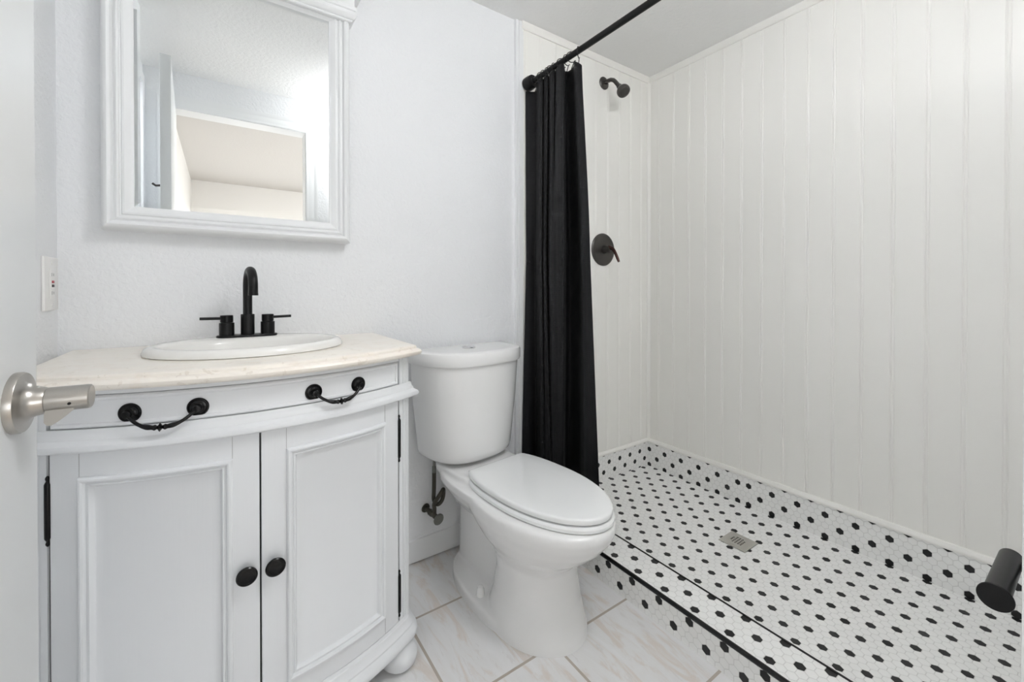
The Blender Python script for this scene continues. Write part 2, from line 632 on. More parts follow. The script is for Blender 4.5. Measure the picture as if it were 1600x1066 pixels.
# painted baseboard behind the toilet
bb = [(0.0, 0.006), (0.013, 0.006), (0.0135, 0.030), (0.0115, 0.034), (0.0115, 0.056), (0.0095, 0.062), (0.0095, 0.070), (0.006, 0.080),
      (0.0, 0.083)]
struct('baseboard_back', MB().sweep_plan([(XL, 0.0), (1.020, 0.0)], bb), M['trim'])
struct('baseboard_left', MB().sweep_plan([(XL, KY1 + 0.05), (XL, -0.014)], bb), M['trim'])

# shower floor: four planes falling to the drain
DX, DY, DH, ZD = 1.624, -0.634, 0.050, 0.028
px0, px1, py0, py1 = XC1 - 0.01, XR - 0.008, YF, -0.008
vs = [(px0, py0, 0.045), (px1, py0, 0.041), (px1, py1, 0.043), (px0, py1, 0.050),
      (DX - DH, DY - DH, ZD), (DX + DH, DY - DH, ZD), (DX + DH, DY + DH, ZD), (DX - DH, DY + DH, ZD)]
vs += [(x, y, 0.0) for x, y, z in vs]
fs = [(0, 1, 5, 4), (1, 2, 6, 5), (2, 3, 7, 6), (3, 0, 4, 7), (8, 0, 3, 11), (8, 9, 1, 0), (9, 10, 2, 1), (10, 11, 3, 2), (4, 5, 13, 12),
      (5, 6, 14, 13), (6, 7, 15, 14), (7, 4, 12, 15), (11, 10, 9, 8)]
struct('floor_shower', MB().add(vs, fs), M['hex_pan'], smooth=0)

# curb
cb = MB().box(XC0, XC1, YF, -0.008, 0.0, ZC)
me = bpy.data.meshes.new('shower_curb')
me.from_pydata(cb.v, [], cb.f)
me.materials.append(M['hex_curb'])
me.materials.append(M['hex_curb_face'])
for p in me.polygons:
    p.material_index = 1 if abs(p.normal.x) > 0.5 else 0
curb = bpy.data.objects.new('shower_curb', me)
COL.objects.link(curb)
curb['kind'] = 'structure'
e1 = MB().tube([(XC0 + 0.004, YF + 0.001, ZC - 0.0035), (XC0 + 0.004, -0.010, ZC - 0.0035)], 0.0068, 14)
struct('trim_curb_outer', e1, M['blackedge'])
e2 = MB().rbox(XC1 - 0.004, XC1 + 0.002, YF + 0.001, -0.010, ZC - 0.010, ZC + 0.002, 0.001)
struct('trim_curb_inner', e2, M['blackedge'])

# ---------------------------------------------------------------- door, swung open into the room
hx, hy = OX0 + 0.004, YF - 0.004
fx, fy = -0.166, -0.790                         # free edge, room-side face
dl = sqrt((fx - hx) ** 2 + (fy - hy) ** 2)
ang = math.atan2(fy - hy, fx - hx)              # direction hinge -> free edge
door = MB().rbox(0.0, dl, 0.0, 0.035, 0.012, OZ - 0.006, 0.0015).build('door_1', M['door'], smooth=32)
door['kind'] = 'structure'
door.location = (hx, hy, 0)
door.rotation_euler = (0, 0, ang)               # local +y points away from the room (towards the side wall)
# lever handle, local frame: x along the door, -y out of the face into the room
hd = MB()
HXL, HZ = dl - 0.050, 0.885
hd.lathe([(0.0300, 0.0), (0.0300, 0.0045), (0.0290, 0.0065), (0.020, 0.0085), (0.016, 0.012), (0.0145, 0.016), (0.0135, 0.020), (0.0125, 0.022)],
         (HXL, 0.0, HZ), (0, -1, 0), 40)
rose = hd.build('door_handle', M['nickel'], door)
lv = MB()
lv.lathe([(0.0118, 0.0215), (0.0125, 0.0225), (0.0125, 0.0515), (0.0122, 0.0540), (0.011, 0.0550)], (HXL, 0, HZ), (0, -1, 0), 36)
lever = lv.build('lever', M['nickel'], rose)
wg = MB()
prof = [(0.024, 0.004), (0.046, 0.004), (0.043, -0.003), (0.038, -0.008), (0.033, -0.0125), (0.0285, -0.0155), (0.0250, -0.015), (0.0228, -0.012),
        (0.0222, -0.004)]
rg = []
for off, tk in ((-0.0022, 0), (0.0022, 0)):
    rg.append([(HXL - 0.006 + off - 0.35 * (-z), -d, HZ - 0.008 + z) for d, z in prof])
wg.loft(rg, True, True, True)
wg.build('lever_wing', M['nickel'], rose)
pin = MB().lathe([(0.0014, 0.0), (0.0014, 0.0008)], (HXL - 0.0121, -0.041, HZ - 0.0035), (-1, 0, 0), 12)
pin.build('set_screw', M['dark'], rose)

hk = MB()
hk.rbox(dl - 0.135, dl - 0.115, 0.035, 0.039, 1.40, 1.45, 0.001)
hk.tube([(dl - 0.125, 0.038, 1.435), (dl - 0.125, 0.055, 1.432), (dl - 0.125, 0.066, 1.440)], 0.0045, 10)
hk.build('robe_hook', M['bronze'], door)

# ================================================================= wall outlet on the side wall
oy, oz = -0.066, 1.0095
ow = thing('wall_outlet', 'white wall outlet with red and black buttons beside the mirror', 'outlet', (XL, oy, oz - 0.0615))
MB().rbox(XL, XL + 0.006, oy - 0.047, oy + 0.047, oz - 0.0615, oz + 0.0615, 0.0025).build('cover_plate', M['plate'], ow)
MB().rbox(XL + 0.005, XL + 0.0075, oy - 0.0165, oy + 0.0165, oz - 0.034, oz + 0.034, 0.001).build('receptacle', M['plate'], ow)
MB().rbox(XL + 0.007, XL + 0.0092, oy - 0.006, oy + 0.006, oz + 0.0015, oz + 0.0075, 0.0006).build('test_button', M['red'], ow)['label'] = 'red button'
MB().rbox(XL + 0.007, XL + 0.0092, oy - 0.006, oy + 0.006, oz - 0.0075, oz - 0.0015, 0.0006).build('reset_button', M['ink'], ow)['label'] = 'black button'
for s in (1, -1):
    for q, hh in ((-0.0063, 0.004), (0.0063, 0.003)):
        MB().box(XL + 0.0072, XL + 0.0078, oy + q - 0.0008, oy + q + 0.0008, oz + s * 0.021 - hh, oz + s * 0.021 + hh).build('slot', M['ink'], ow, smooth=0)
for s in (1, -1):
    MB().lathe([(0.0035, 0.0), (0.003, 0.0012)], (XL + 0.006, oy, oz + s * 0.048), (1, 0, 0), 14).build('screw', M['plate'], ow)
at_base(ow)

# ================================================================= vanity
CX, YC, YE = 0.063, -0.452, -0.377
HC, HW = 0.307, 0.347                       # half chord at the door edges, half width
SAG = YE - YC
RA = (HC ** 2 + SAG ** 2) / (2 * SAG)
CYC = YC + RA                               # centre of the bow
A_D = asin(HC / RA)
A_W = asin(HW / RA)


def bow(a, o):
    """point on the bowed front at angle a, pushed outward by o"""
    return (CX + (RA + o) * sin(a), CYC - (RA + o) * cos(a))


def bow_nest(s0, s1, z0, z1, prof, N=16, cap=True):
    """nested rectangles on the bowed front; prof is [(inset, outward)], s is arc length"""
    mb = MB()
    rings = []
    for d, o in prof:
        a0, a1, b0, b1 = (s0 + d) / RA, (s1 - d) / RA, z0 + d, z1 - d
        ring = []
        for i in range(N + 1):
            ring.append((*bow(a0 + (a1 - a0) * i / N, o), b0))
        for i in range(N + 1):
            ring.append((*bow(a1 + (a0 - a1) * i / N, o), b1))
        rings.append(ring)
    mb.loft(rings, True, False, False)
    k = len(mb.v) - (2 * N + 2)
    if cap:
        n2 = 2 * N + 1
        mb.f += [(k + i, k + i + 1, k + n2 - i - 1, k + n2 - i) for i in range(N)]
        mb.f += [(i + 1, i, n2 - i, n2 - i - 1) for i in range(N)]
    return mb


van = thing('vanity_cabinet', 'white bow-front vanity cabinet with two doors, one wide drawer and ball feet', 'cabinet', (CX, -0.2, 0))
OS = 0.016                                  # how far the stiles stand out from the door bed
outline = [(CX - HW, -0.004), (CX - HW, bow(-A_W, OS)[1] + 0.012)]
stile = []
aw = A_W - 0.014
for a, o in ((A_D + 0.006, 0.0), (A_D + 0.006, OS), (A_D + 0.022, OS), (A_D + 0.0235, OS - 0.002), (A_D + 0.0265, OS - 0.002),
             (A_D + 0.028, OS), (A_D + 0.034, OS), (A_D + 0.0355, OS - 0.002), (A_D + 0.0385, OS - 0.002), (A_D + 0.040, OS), (aw, OS),
             (aw + 0.008, OS - 0.002), (aw + 0.013, OS - 0.007)):
    stile.append((a, o))
outline += [bow(-a, o) for a, o in reversed(stile)]
outline += [bow(-A_D + 2 * A_D * i / 24, 0.0) for i in range(1, 24)]
outline += [bow(a, o) for a, o in stile]
outline += [(CX + HW, bow(A_W, OS)[1] + 0.012), (CX + HW, -0.004)]
car = MB()
no = len(outline)
inner = []
for x, y in outline:
    xx = min(max(x, CX - HW + 0.018), CX + HW - 0.018)
    inner.append((xx, min(max(y, bow((xx - CX) / RA, -0.018)[1]), -0.020)))
car.loft([[(x, y, z) for x, y in outline] for z in (0.060, 0.818)] + [[(x, y, z) for x, y in inner] for z in (0.818, 0.090)])
car.build('carcass', M['cabinet'], van, smooth=28)
top_rail = bow_nest(-A_D * RA - 0.002, A_D * RA + 0.002, 0.809, 0.8195, [(0, 0.0), (0, OS)], 24)
top_rail.build('top_rail', M['cabinet'], van)

# drawer
dr = bow_nest(-A_D * RA + 0.001, A_D * RA - 0.001, 0.7490, 0.8075,
              [(0, 0.0), (0, 0.014), (0.0015, 0.0165), (0.004, 0.0185), (0.008, 0.0175), (0.0095, 0.0145), (0.011, 0.0140)], 24)
drawer = dr.build('drawer', M['cabinet'], van, smooth=28)


# doors
def door_mesh(s0, s1):
    mb = bow_nest(s0, s1, 0.127, 0.7075, [(0, 0.0), (0, OS), (0.001, OS + 0.001), (0.044, OS + 0.001), (0.0445, OS + 0.0055),
                                          (0.047, OS + 0.0085), (0.050, OS + 0.009), (0.053, OS + 0.0075), (0.055, OS + 0.003),
                                          (0.0565, OS + 0.0025), (0.0575, OS + 0.004), (0.060, OS + 0.004), (0.062, OS + 0.001),
                                          (0.064, OS - 0.005), (0.066, OS - 0.006)], 14)
    return mb


def door_marks(s0, s1, d):
    """thin joints between stiles and rails"""
    for s in (s0 + 0.0445, s1 - 0.0445):
        for z0, z1 in ((0.1285, 0.171), (0.6635, 0.7065)):
            a, w = s / RA, 0.0005 / RA
            q = [(*bow(a - w, OS + 0.00115), z0), (*bow(a + w, OS + 0.00115), z0), (*bow(a + w, OS + 0.00115), z1), (*bow(a - w, OS + 0.00115), z1)]
            r = [(*bow(a - w, OS - 0.002), z0), (*bow(a + w, OS - 0.002), z0), (*bow(a + w, OS - 0.002), z1), (*bow(a - w, OS - 0.002), z1)]
            MB().add(q + r, [(0, 1, 2, 3), (7, 6, 5, 4), (0, 4, 5, 1), (1, 5, 6, 2), (2, 6, 7, 3), (3, 7, 4, 0)]).build('joint_line', M['joint'], d, smooth=0)


M['joint'] = plain('paint_crack_grey', (0.42, 0.42, 0.42), 0.7)
doors = []
for sgn in (-1, 1):
    lo, hi = sorted((sgn * 0.0016, sgn * (A_D * RA - 0.001)))
    d = door_mesh(lo, hi).build('cabinet_door', M['cabinet'], van, smooth=28)
    door_marks(lo, hi, d)
    doors.append(d)
    # knob
    a = sgn * 0.0235 / RA
    bx, by = bow(a, OS + 0.001)
    nrm = (sin(a), -cos(a), 0)
    kn = MB().lathe([(0.0085, 0.0), (0.0085, 0.002), (0.0055, 0.004), (0.0048, 0.010), (0.0075, 0.013), (0.0155, 0.0155), (0.0185, 0.018),
                     (0.0185, 0.0200), (0.0165, 0.0222), (0.0125, 0.0228), (0.0115, 0.0222), (0.0075, 0.0226), (0.003, 0.0232)], (bx, by, 0.432),
                    nrm, 36)
    k = kn.build('knob', M['iron'], d)
    k['label'] = 'round black knob'
    # hinges
    for zc in (0.607, 0.200):
        hb = MB()
        ax, ay = bow(sgn * (A_D + 0.0025), OS + 0.001)
        hb.lathe([(0.0012, -0.062), (0.0028, -0.0595), (0.0032, -0.057), (0.0022, -0.054), (0.0020, -0.053), (0.0040, -0.049), (0.0046, -0.047),
                  (0.0046, 0.047), (0.0040, 0.049), (0.0020, 0.053), (0.0022, 0.054), (0.0032, 0.057), (0.0028, 0.0595), (0.0012, 0.062)],
                 (ax, ay, zc), (0, 0, 1), 16)
        h = hb.build('hinge', M['iron'], d)
        h['label'] = 'black barrel hinge'

# dark strips that paint the shade in the gaps at stiles and between doors
for a0, a1, z0, z1 in ((-0.0012 / RA, 0.0012 / RA, 0.128, 0.707), (A_D - 0.0005, A_D + 0.0058, 0.128, 0.707), (-A_D - 0.0058, -A_D + 0.0005, 0.128, 0.707)):
    dp = 0.003 if abs(a0) < 0.01 else 0.0115
    p = [bow(a0, 0.0005), bow(a1, 0.0005), bow(a1, dp), bow(a0, dp)]
    MB().loft([[(x, y, z0) for x, y in p], [(x, y, z1) for x, y in p]]).build('door_gap', M['dark'], van, smooth=0)

# drawer pulls
for sgn in (-1, 1):
    ac = sgn * 0.150 / RA
    pull = None
    ends = []
    for e in (-1, 1):
        a = ac + e * 0.0505 / RA
        bx, by = bow(a, 0.0140)
        nrm = Vector((sin(a), -cos(a), 0))
        rs = MB().lathe([(0.0178, 0.0), (0.0178, 0.0015), (0.0165, 0.003), (0.0150, 0.0032), (0.0135, 0.0022), (0.0105, 0.0028), (0.0080, 0.0042),
                         (0.0062, 0.0070), (0.0056, 0.0115), (0.0066, 0.0135), (0.0058, 0.0155), (0.0025, 0.0162)], (bx, by, 0.772), nrm, 30)
        if pull is None:
            pull = rs.build('drawer_pull', M['iron'], drawer)
            pull['label'] = 'black bail pull with round backplates'
        else:
            rs.build('backplate', M['iron'], pull)
        ends.append(Vector((bx, by, 0.772)) + nrm * 0.0115)
    na = Vector((sin(ac), -cos(ac), 0))
    pts, rad = [], []
    for i in range(29):
        t = i / 28
        base = ends[0].lerp(ends[1], t)
        k = 1 - abs(2 * t - 1) ** 2.6
        pts.append(base + Vector((0, 0, -0.0255 * k)) + na * (0.012 * k))
        u = abs(t - 0.5)
        r = 0.0031 + 0.0018 * max(0, 1 - abs(u - 0.17) / 0.12)
        if u < 0.025:
            r = 0.0078 - u * 70e-3
        elif u < 0.05:
            r = 0.0028
        elif u < 0.075:
            r = 0.0054
        rad.append(r)
    MB().tube(pts, rad, 14).build('bail', M['iron'], pull)

# waist moulding and base moulding follow the bowed front and return along the sides
aS = A_W - 0.004
front = [bow(-aS + 2 * aS * i / 36, OS) for i in range(37)]


def soft(path_front, r):
    """side returns with rounded front corners"""
    (x0, y0), (x1, y1) = path_front[0], path_front[-1]
    return [(CX - HW, -0.006), (CX - HW, y0 + r)] + path_front + [(CX + HW, y1 + r), (CX + HW, -0.006)]


waist = [(0.0, 0.708), (0.004, 0.708), (0.013, 0.7095), (0.0172, 0.7130), (0.0180, 0.7175), (0.0165, 0.7225), (0.0105, 0.7270), (0.0075, 0.7300),
         (0.0070, 0.7340), (0.0045, 0.7380), (0.0035, 0.7420), (0.0020, 0.7480), (0.0, 0.7486)]
MB().sweep_plan(soft(front, 0.010), waist).build('waist_moulding', M['cabinet'], van, smooth=30)
def rounded(r):
    """bowed front with generously rounded corners"""
    a1 = aS - r / RA
    fr = [bow(-a1 + 2 * a1 * i / 30, OS) for i in range(31)]
    c = Vector((CX + HW + 0.003, bow(aS, OS)[1] - 0.005))
    p0, p2 = Vector(fr[-1]), Vector((CX + HW, c.y + r))
    cor = [p0 * (1 - t) ** 2 + c * 2 * t * (1 - t) + p2 * t * t for t in [i / 8 for i in range(1, 9)]]
    rt = [(p.x, p.y) for p in cor]
    lf = [(2 * CX - x, y) for x, y in reversed(rt)]
    return [(CX - HW, -0.006)] + lf + fr + rt + [(CX + HW, -0.006)]


basem = [(-0.004, 0.1265), (0.001, 0.1265), (0.003, 0.1235), (0.004, 0.1205), (0.0065, 0.1190), (0.0080, 0.1150), (0.0100, 0.1100), (0.0145, 0.1050),
         (0.0165, 0.1030), (0.0170, 0.0995), (0.0215, 0.0950), (0.0265, 0.0890), (0.0285, 0.0820), (0.0270, 0.0740), (0.0220, 0.0680), (0.0140, 0.0650),
         (-0.004, 0.0640)]
MB().sweep_plan(rounded(0.030), basem).build('base_moulding', M['cabinet'], van, smooth=30)
for sx in (-1, 1):
    for fyy in (bow(A_W, OS)[1] - 0.008, -0.06):
        fxx = CX + sx * (HW - 0.026)
        MB().lathe([(0.020, 0.0), (0.034, 0.004), (0.044, 0.014), (0.0475, 0.029), (0.0455, 0.043), (0.038, 0.055), (0.028, 0.0625), (0.026, 0.067)],
                   (fxx, fyy, 0.0), (0, 0, 1), 32).build('ball_foot', M['cabinet'], van)
at_base(van)

# ================================================================= countertop
ZTOP = 0.8475


def ctop_ring(o, z):
    a = asin((HW + o) / (RA + OS + o))
    pts = [(max(XL + 0.001, CX - HW - o), -0.0015)]
    fr = [bow(-a + 2 * a * i / 40, OS + o) for i in range(41)]
    fr = [(max(XL + 0.001, x), y) for x, y in fr]
    pts += fr
    pts += [(CX + HW + o, -0.0015)]
    return [(x, y, z) for x, y in pts]


cprof = [(0.006, 0.8200), (0.0225, 0.8202), (0.0285, 0.8225), (0.0320, 0.8270), (0.0325, 0.8315), (0.0300, 0.8355), (0.0262, 0.8380), (0.0215, 0.8382),
         (0.0205, 0.8390), (0.0203, 0.8440), (0.0180, 0.8467), (0.0150, ZTOP)]
SX, SY_, SRX, SRY = 0.063, -0.209, 0.213, 0.176
ct = MB()
rings = [ctop_ring(o, z) for o, z in cprof]
ct.loft(rings, True, False, False)
outer = [Vector(p) for p in rings[-1]]
hole = [Vector((SX + 0.199 * cos(2 * pi * i / 48), SY_ - 0.014 + 0.160 * sin(2 * pi * i / 48), ZTOP)) for i in range(48)]
tris = tessellate_polygon([outer, hole])
allp = outer + hole
ct.add([tuple(p) for p in allp], [tuple(t) for t in tris])
lowo = [Vector(p) for p in rings[0]]
lowh = [Vector((p.x, p.y, rings[0][0][2])) for p in hole]
tris = tessellate_polygon([lowo, lowh])
ct.add([tuple(p) for p in lowo + lowh], [tuple(reversed(t)) for t in tris])
ct.loft([[tuple(p) for p in lowh], [tuple(p) for p in hole]], True, False, False)
top = ct.build('countertop', M['counter'], None, smooth=35)
tag(top, 'cream marble countertop with a stepped curved edge on the white vanity', 'countertop')

# ================================================================= sink
sk = MB()
srings = []
for rx, ry, cy, z in ((0.985, 0.985, 0, 0.8477), (1.0, 1.0, 0, 0.8495), (1.0, 1.0, 0, 0.8540), (0.985, 0.985, 0, 0.8610), (0.960, 0.955, 0, 0.8655), (0.935, 0.93, 0, 0.8675),
                      (0.90, 0.88, -0.004, 0.8672), (0.865, 0.71, -0.029, 0.8665), (0.850, 0.68, -0.032, 0.8625), (0.84, 0.665, -0.0335, 0.8545),
                      (0.80, 0.635, -0.0335, 0.8300), (0.70, 0.56, -0.032, 0.7850), (0.50, 0.42, -0.030, 0.7500), (0.25, 0.25, -0.028, 0.7350),
                      (0.10, 0.12, -0.028, 0.7330)):
    srings.append([(SX + SRX * rx * cos(2 * pi * i / 64), SY_ + cy + SRY * ry * sin(2 * pi * i / 64), z) for i in range(64)])
outer_under = []
for rx, ry, z in ((0.12, 0.14, 0.7250), (0.30, 0.30, 0.7290), (0.56, 0.52, 0.7440), (0.76, 0.62, 0.7800), (0.85, 0.70, 0.8200), (0.875, 0.725, 0.8477)):
    outer_under.append([(SX + SRX * rx * cos(2 * pi * i / 64), SY_ - 0.031 + SRY * ry * sin(2 * pi * i / 64), z) for i in range(64)])
sk.loft(outer_under + srings, True, True, True)
sink = thing('sink', 'white oval drop-in sink with a thick rim set in the cream countertop', 'sink', (SX, SY_, 0.847))
sk.build('basin', M['sink'], sink, smooth=50)
MB().lathe([(0.021, 0.0), (0.021, 0.0015), (0.017, 0.0025), (0.014, 0.001)], (SX, SY_ - 0.014, 0.7330), (0, 0, 1), 24).build('drain', M['black'], sink)
at_base(sink)

# ================================================================= faucet
FX, FY, FZ = 0.0585, -0.088, 0.8670
fc = thing('faucet', 'black gooseneck faucet with two lever handles on the oval sink rim', 'faucet', (FX, FY, FZ))
st = []
for k in range(2):
    st += [(FX + (0.048 if k == 0 else -0.048) + 0.024 * cos(a), FY + 0.024 * sin(a)) for a in
           [(-pi / 2 + pi * i / 12) + (0 if k == 0 else pi) for i in range(13)]]
MB().loft([[(FX + (x - FX) * s, FY + (y - FY) * s, FZ + z) for x, y in st] for s, z in ((1.0, 0.0002), (1.0, 0.004), (0.98, 0.0058))]).build('base_plate', M['black'], fc)
MB().lathe([(0.0165, 0.004), (0.0165, 0.060), (0.0158, 0.0612), (0.010, 0.0614)], (FX, FY, FZ), (0, 0, 1), 28).build('spout_body', M['black'], fc)
pts = [(FX, FY, FZ + 0.055 + 0.016 * i) for i in range(6)]
sw = radians(5.5)
ztop0 = FZ + 0.055 + 0.016 * 5
RS = 0.045
for i in range(1, 15):
    a = pi * i / 14
    d = RS * (1 - cos(a))
    pts.append((FX + d * sin(sw), FY - d * cos(sw), ztop0 + RS * sin(a)))
xe, ye = pts[-1][0], pts[-1][1]
pts.append((xe, ye, ztop0 - 0.009))
pts.append((xe, ye, ztop0 - 0.018))
MB().tube(pts, [0.0112] * len(pts), 20).build('spout', M['black'], fc)
MB().lathe([(0.0116, 0.0), (0.0116, 0.006)], (xe, ye, ztop0 - 0.021), (0, 0, 1), 20).build('aerator', M['black'], fc)
for s in (-1, 1):
    hxx = FX + s * 0.048
    hn = MB()
    hn.lathe([(0.0175, 0.004), (0.0175, 0.0385), (0.0168, 0.0395), (0.0135, 0.0398), (0.0135, 0.041)], (hxx, FY, FZ), (0, 0, 1), 28)
    b_ = hn.build('handle_body', M['black'], fc)
    h2 = MB()
    h2.lathe([(0.0140, 0.0408), (0.0150, 0.0415), (0.0150, 0.0585), (0.0142, 0.0597), (0.009, 0.060)], (hxx, FY, FZ), (0, 0, 1), 28)
    h_ = h2.build('handle', M['black'], fc)
    MB().tube([(hxx + s * 0.012, FY, FZ + 0.0515), (hxx + s * 0.059, FY + 0.004 * s, FZ + 0.0525)], 0.0037, 12).build('lever', M['black'], h_)
at_base(fc)

# ================================================================= mirror
mx0, mx1, mz0, mz1 = -0.2430, 0.3420, 1.1460, 1.862
mir = thing('mirror', 'framed wall mirror with a white moulded frame and crown cornice above the sink', 'mirror', (0.05, 0.0, mz0))
fprof = [(0.0, -0.002), (0.0, 0.040), (0.002, 0.047), (0.007, 0.053), (0.013, 0.0555), (0.0185, 0.053), (0.0215, 0.0485), (0.0225, 0.0445), (0.0255, 0.0445),
         (0.0265, 0.0480), (0.0300, 0.0500), (0.0335, 0.0485), (0.0350, 0.0450), (0.0380, 0.0435), (0.0395, 0.0465), (0.0440, 0.0470), (0.0500, 0.0440), (0.0550, 0.0405),
         (0.0590, 0.0380), (0.0610, 0.0375), (0.0615, 0.028), (0.0615, -0.002)]
rings = []
for (x, z, dx, dz) in ((mx0, mz0, 1, 1), (mx1, mz0, -1, 1), (mx1, mz1 + 0.005, -1, -1), (mx0, mz1 + 0.005, 1, -1)):
    rings.append([(x + dx * w, -h, z + dz * w * (1.0 if dz > 0 else 0.42)) for w, h in fprof])
rings.append(rings[0])
MB().loft(rings, True, False, False).build('frame', M['trim'], mir, smooth=30)
gx0, gx1, gz0, gz1 = mx0 + 0.0600, mx1 - 0.0600, mz0 + 0.0600, mz1 - 0.019
bw = 0.0135
go = [(gx0, gz0), (gx1, gz0), (gx1, gz1), (gx0, gz1)]
gi = [(gx0 + bw, gz0 + bw), (gx1 - bw, gz0 + bw), (gx1 - bw, gz1 - bw), (gx0 + bw, gz1 - bw)]
gm = MB()
gm.add([(x, -0.0345, z) for x, z in go] + [(x, -0.0350, z) for x, z in gi] + [(x, -0.030, z) for x, z in go],
       [(4, 5, 6, 7), (0, 1, 5, 4), (1, 2, 6, 5), (2, 3, 7, 6), (3, 0, 4, 7), (8, 9, 1, 0), (9, 10, 2, 1), (10, 11, 3, 2), (11, 8, 0, 3), (11, 10, 9, 8)])
gm.build('bevelled_glass', M['mirror'], mir, smooth=0)
MB().box(mx0 + 0.02, mx1 - 0.02, -0.0295, -0.001, mz0 + 0.02, mz1 - 0.01).build('backing', M['dark'], mir, smooth=0)
crn = [(-0.058, mz1 - 0.012), (0.002, mz1 - 0.012), (0.005, mz1 - 0.009), (0.005, mz1 - 0.006), (0.009, mz1 - 0.004), (0.013, mz1 + 0.001), (0.0165, mz1 + 0.007), (0.0165, mz1 + 0.013),
       (0.011, mz1 + 0.017), (0.0105, mz1 + 0.020), (0.014, mz1 + 0.023), (0.0155, mz1 + 0.029), (0.013, mz1 + 0.034), (0.010, mz1 + 0.038), (0.010, mz1 + 0.060), (0.014, mz1 + 0.063),
       (0.022, mz1 + 0.068), (0.033, mz1 + 0.080), (0.038, mz1 + 0.090), (0.040, mz1 + 0.100), (0.040, mz1 + 0.110), (-0.058, mz1 + 0.110)]
path = [(mx0, -0.001), (mx0, -0.056), (mx1, -0.056), (mx1, -0.001)]
MB().sweep_plan(path, [(max(o, -0.05), z) for o, z in crn]).build('cornice', M['trim'], mir, smooth=30)
at_base(mir)

# ================================================================= toilet (local frame, front towards -y)
TROT = radians(6.0)
toi = thing('toilet', 'white two-piece toilet with closed lid between the vanity and the shower', 'toilet', (0.745, -0.022, 0.0), TROT)


def egg(w, yw, yf, yb, z, n=56, pf=2.0, pb=2.4, clamp=None, xoff=0.0):
    """plan outline: widest (w) at yw, front tip yf (< yw), back yb (> yw)"""
    pts = []
    for i in range(n):
        t = 2 * pi * i / n
        c, s = cos(t), sin(t)
        p = pf if c > 0 else pb
        x = w * math.copysign(abs(s) ** (2 / p), s)
        y = yw + ((yf - yw) * abs(c) ** (2 / p) if c > 0 else (yb - yw) * abs(c) ** (2 / p))
        if clamp is not None:
            y = min(y, clamp)
        pts.append((x + xoff, y, z))
    return pts


bowl = MB()
# front pedestal flaring into the bowl and rim
bowl.loft([egg(0.140, -0.42, -0.597, -0.28, -0.010), egg(0.137, -0.42, -0.592, -0.28, 0.02), egg(0.124, -0.43, -0.570, -0.30, 0.09), egg(0.115, -0.43, -0.560, -0.31, 0.16),
           egg(0.114, -0.43, -0.560, -0.30, 0.200), egg(0.123, -0.43, -0.580, -0.28, 0.225), egg(0.143, -0.43, -0.622, -0.24, 0.255), egg(0.158, -0.43, -0.660, -0.20, 0.290),
           egg(0.168, -0.43, -0.686, -0.17, 0.322), egg(0.171, -0.43, -0.694, -0.16, 0.345), egg(0.169, -0.43, -0.692, -0.16, 0.360), egg(0.160, -0.43, -0.682, -0.16, 0.366)])
# trapway body behind
bowl.loft([egg(0.064, -0.20, -0.42, -0.050, -0.010, pb=3.0), egg(0.060, -0.20, -0.42, -0.050, 0.10, pb=3.0), egg(0.056, -0.19, -0.40, -0.050, 0.20, pb=3.0), egg(0.066, -0.18, -0.40, -0.045, 0.28, pb=3.0),
           egg(0.105, -0.17, -0.40, -0.030, 0.33, pb=3.5), egg(0.118, -0.17, -0.40, -0.022, 0.35, pb=4.0), egg(0.120, -0.17, -0.42, -0.022, 0.372, pb=4.0)])
# shoulders between the tank deck and the bowl
bowl.loft([egg(0.100, -0.26, -0.44, -0.06, 0.26, pb=3.0), egg(0.140, -0.28, -0.46, -0.05, 0.31, pb=3.0), egg(0.160, -0.30, -0.46, -0.03, 0.345, pb=3.5), egg(0.158, -0.30, -0.46, -0.03, 0.366, pb=3.5)])
# foot flange
bowl.loft([egg(0.143, -0.36, -0.50, -0.050, -0.010, pb=2.4), egg(0.143, -0.36, -0.50, -0.050, 0.030, pb=2.4), egg(0.139, -0.36, -0.50, -0.054, 0.036, pb=2.4), egg(0.090, -0.36, -0.50, -0.08, 0.039, pb=2.4)])
# tank deck
bowl.loft([egg(0.126, -0.14, -0.26, -0.022, 0.348, pf=4, pb=5), egg(0.136, -0.14, -0.27, -0.018, 0.362, pf=4, pb=5), egg(0.134, -0.14, -0.26, -0.020, 0.386, pf=4, pb=5)])
bw_o = bowl.build('bowl', M['porcelain'], toi, smooth=0)
rm = bw_o.modifiers.new('blend', 'REMESH')
rm.mode = 'VOXEL'
rm.voxel_size = 0.0045
rm.use_smooth_shade = True
sm = bw_o.modifiers.new('soften', 'SMOOTH')
sm.factor = 0.5
sm.iterations = 8
# seat ring and lid
seat_o = [egg(0.152 - d, -0.415, -0.688 + d, -0.155, z, pf=2.0, pb=2.7, clamp=-0.216 - d, xoff=0.010) for d, z in
          ((0.004, 0.3665), (0.0, 0.370), (0.0, 0.378), (0.005, 0.3835))]
seat_i = [egg(0.098, -0.43, -0.610, -0.29, z, xoff=0.010) for z in (0.3835, 0.3665)]
rings = seat_o + seat_i
smb = MB().loft(rings + [rings[0]], True, False, False)
smb.build('seat', M['seat'], toi, smooth=40)
lid = [egg(0.147 - d, -0.415, -0.682 + d, -0.150, z, pf=2.0, pb=2.7, clamp=-0.214 - d, xoff=0.011) for d, z in
       ((0.006, 0.3865), (0.0005, 0.3885), (0.0, 0.3975), (0.001, 0.4005), (0.004, 0.4025), (0.010, 0.4035), (0.06, 0.4045))]
MB().loft(lid).build('lid', M['seat'], toi, smooth=40)
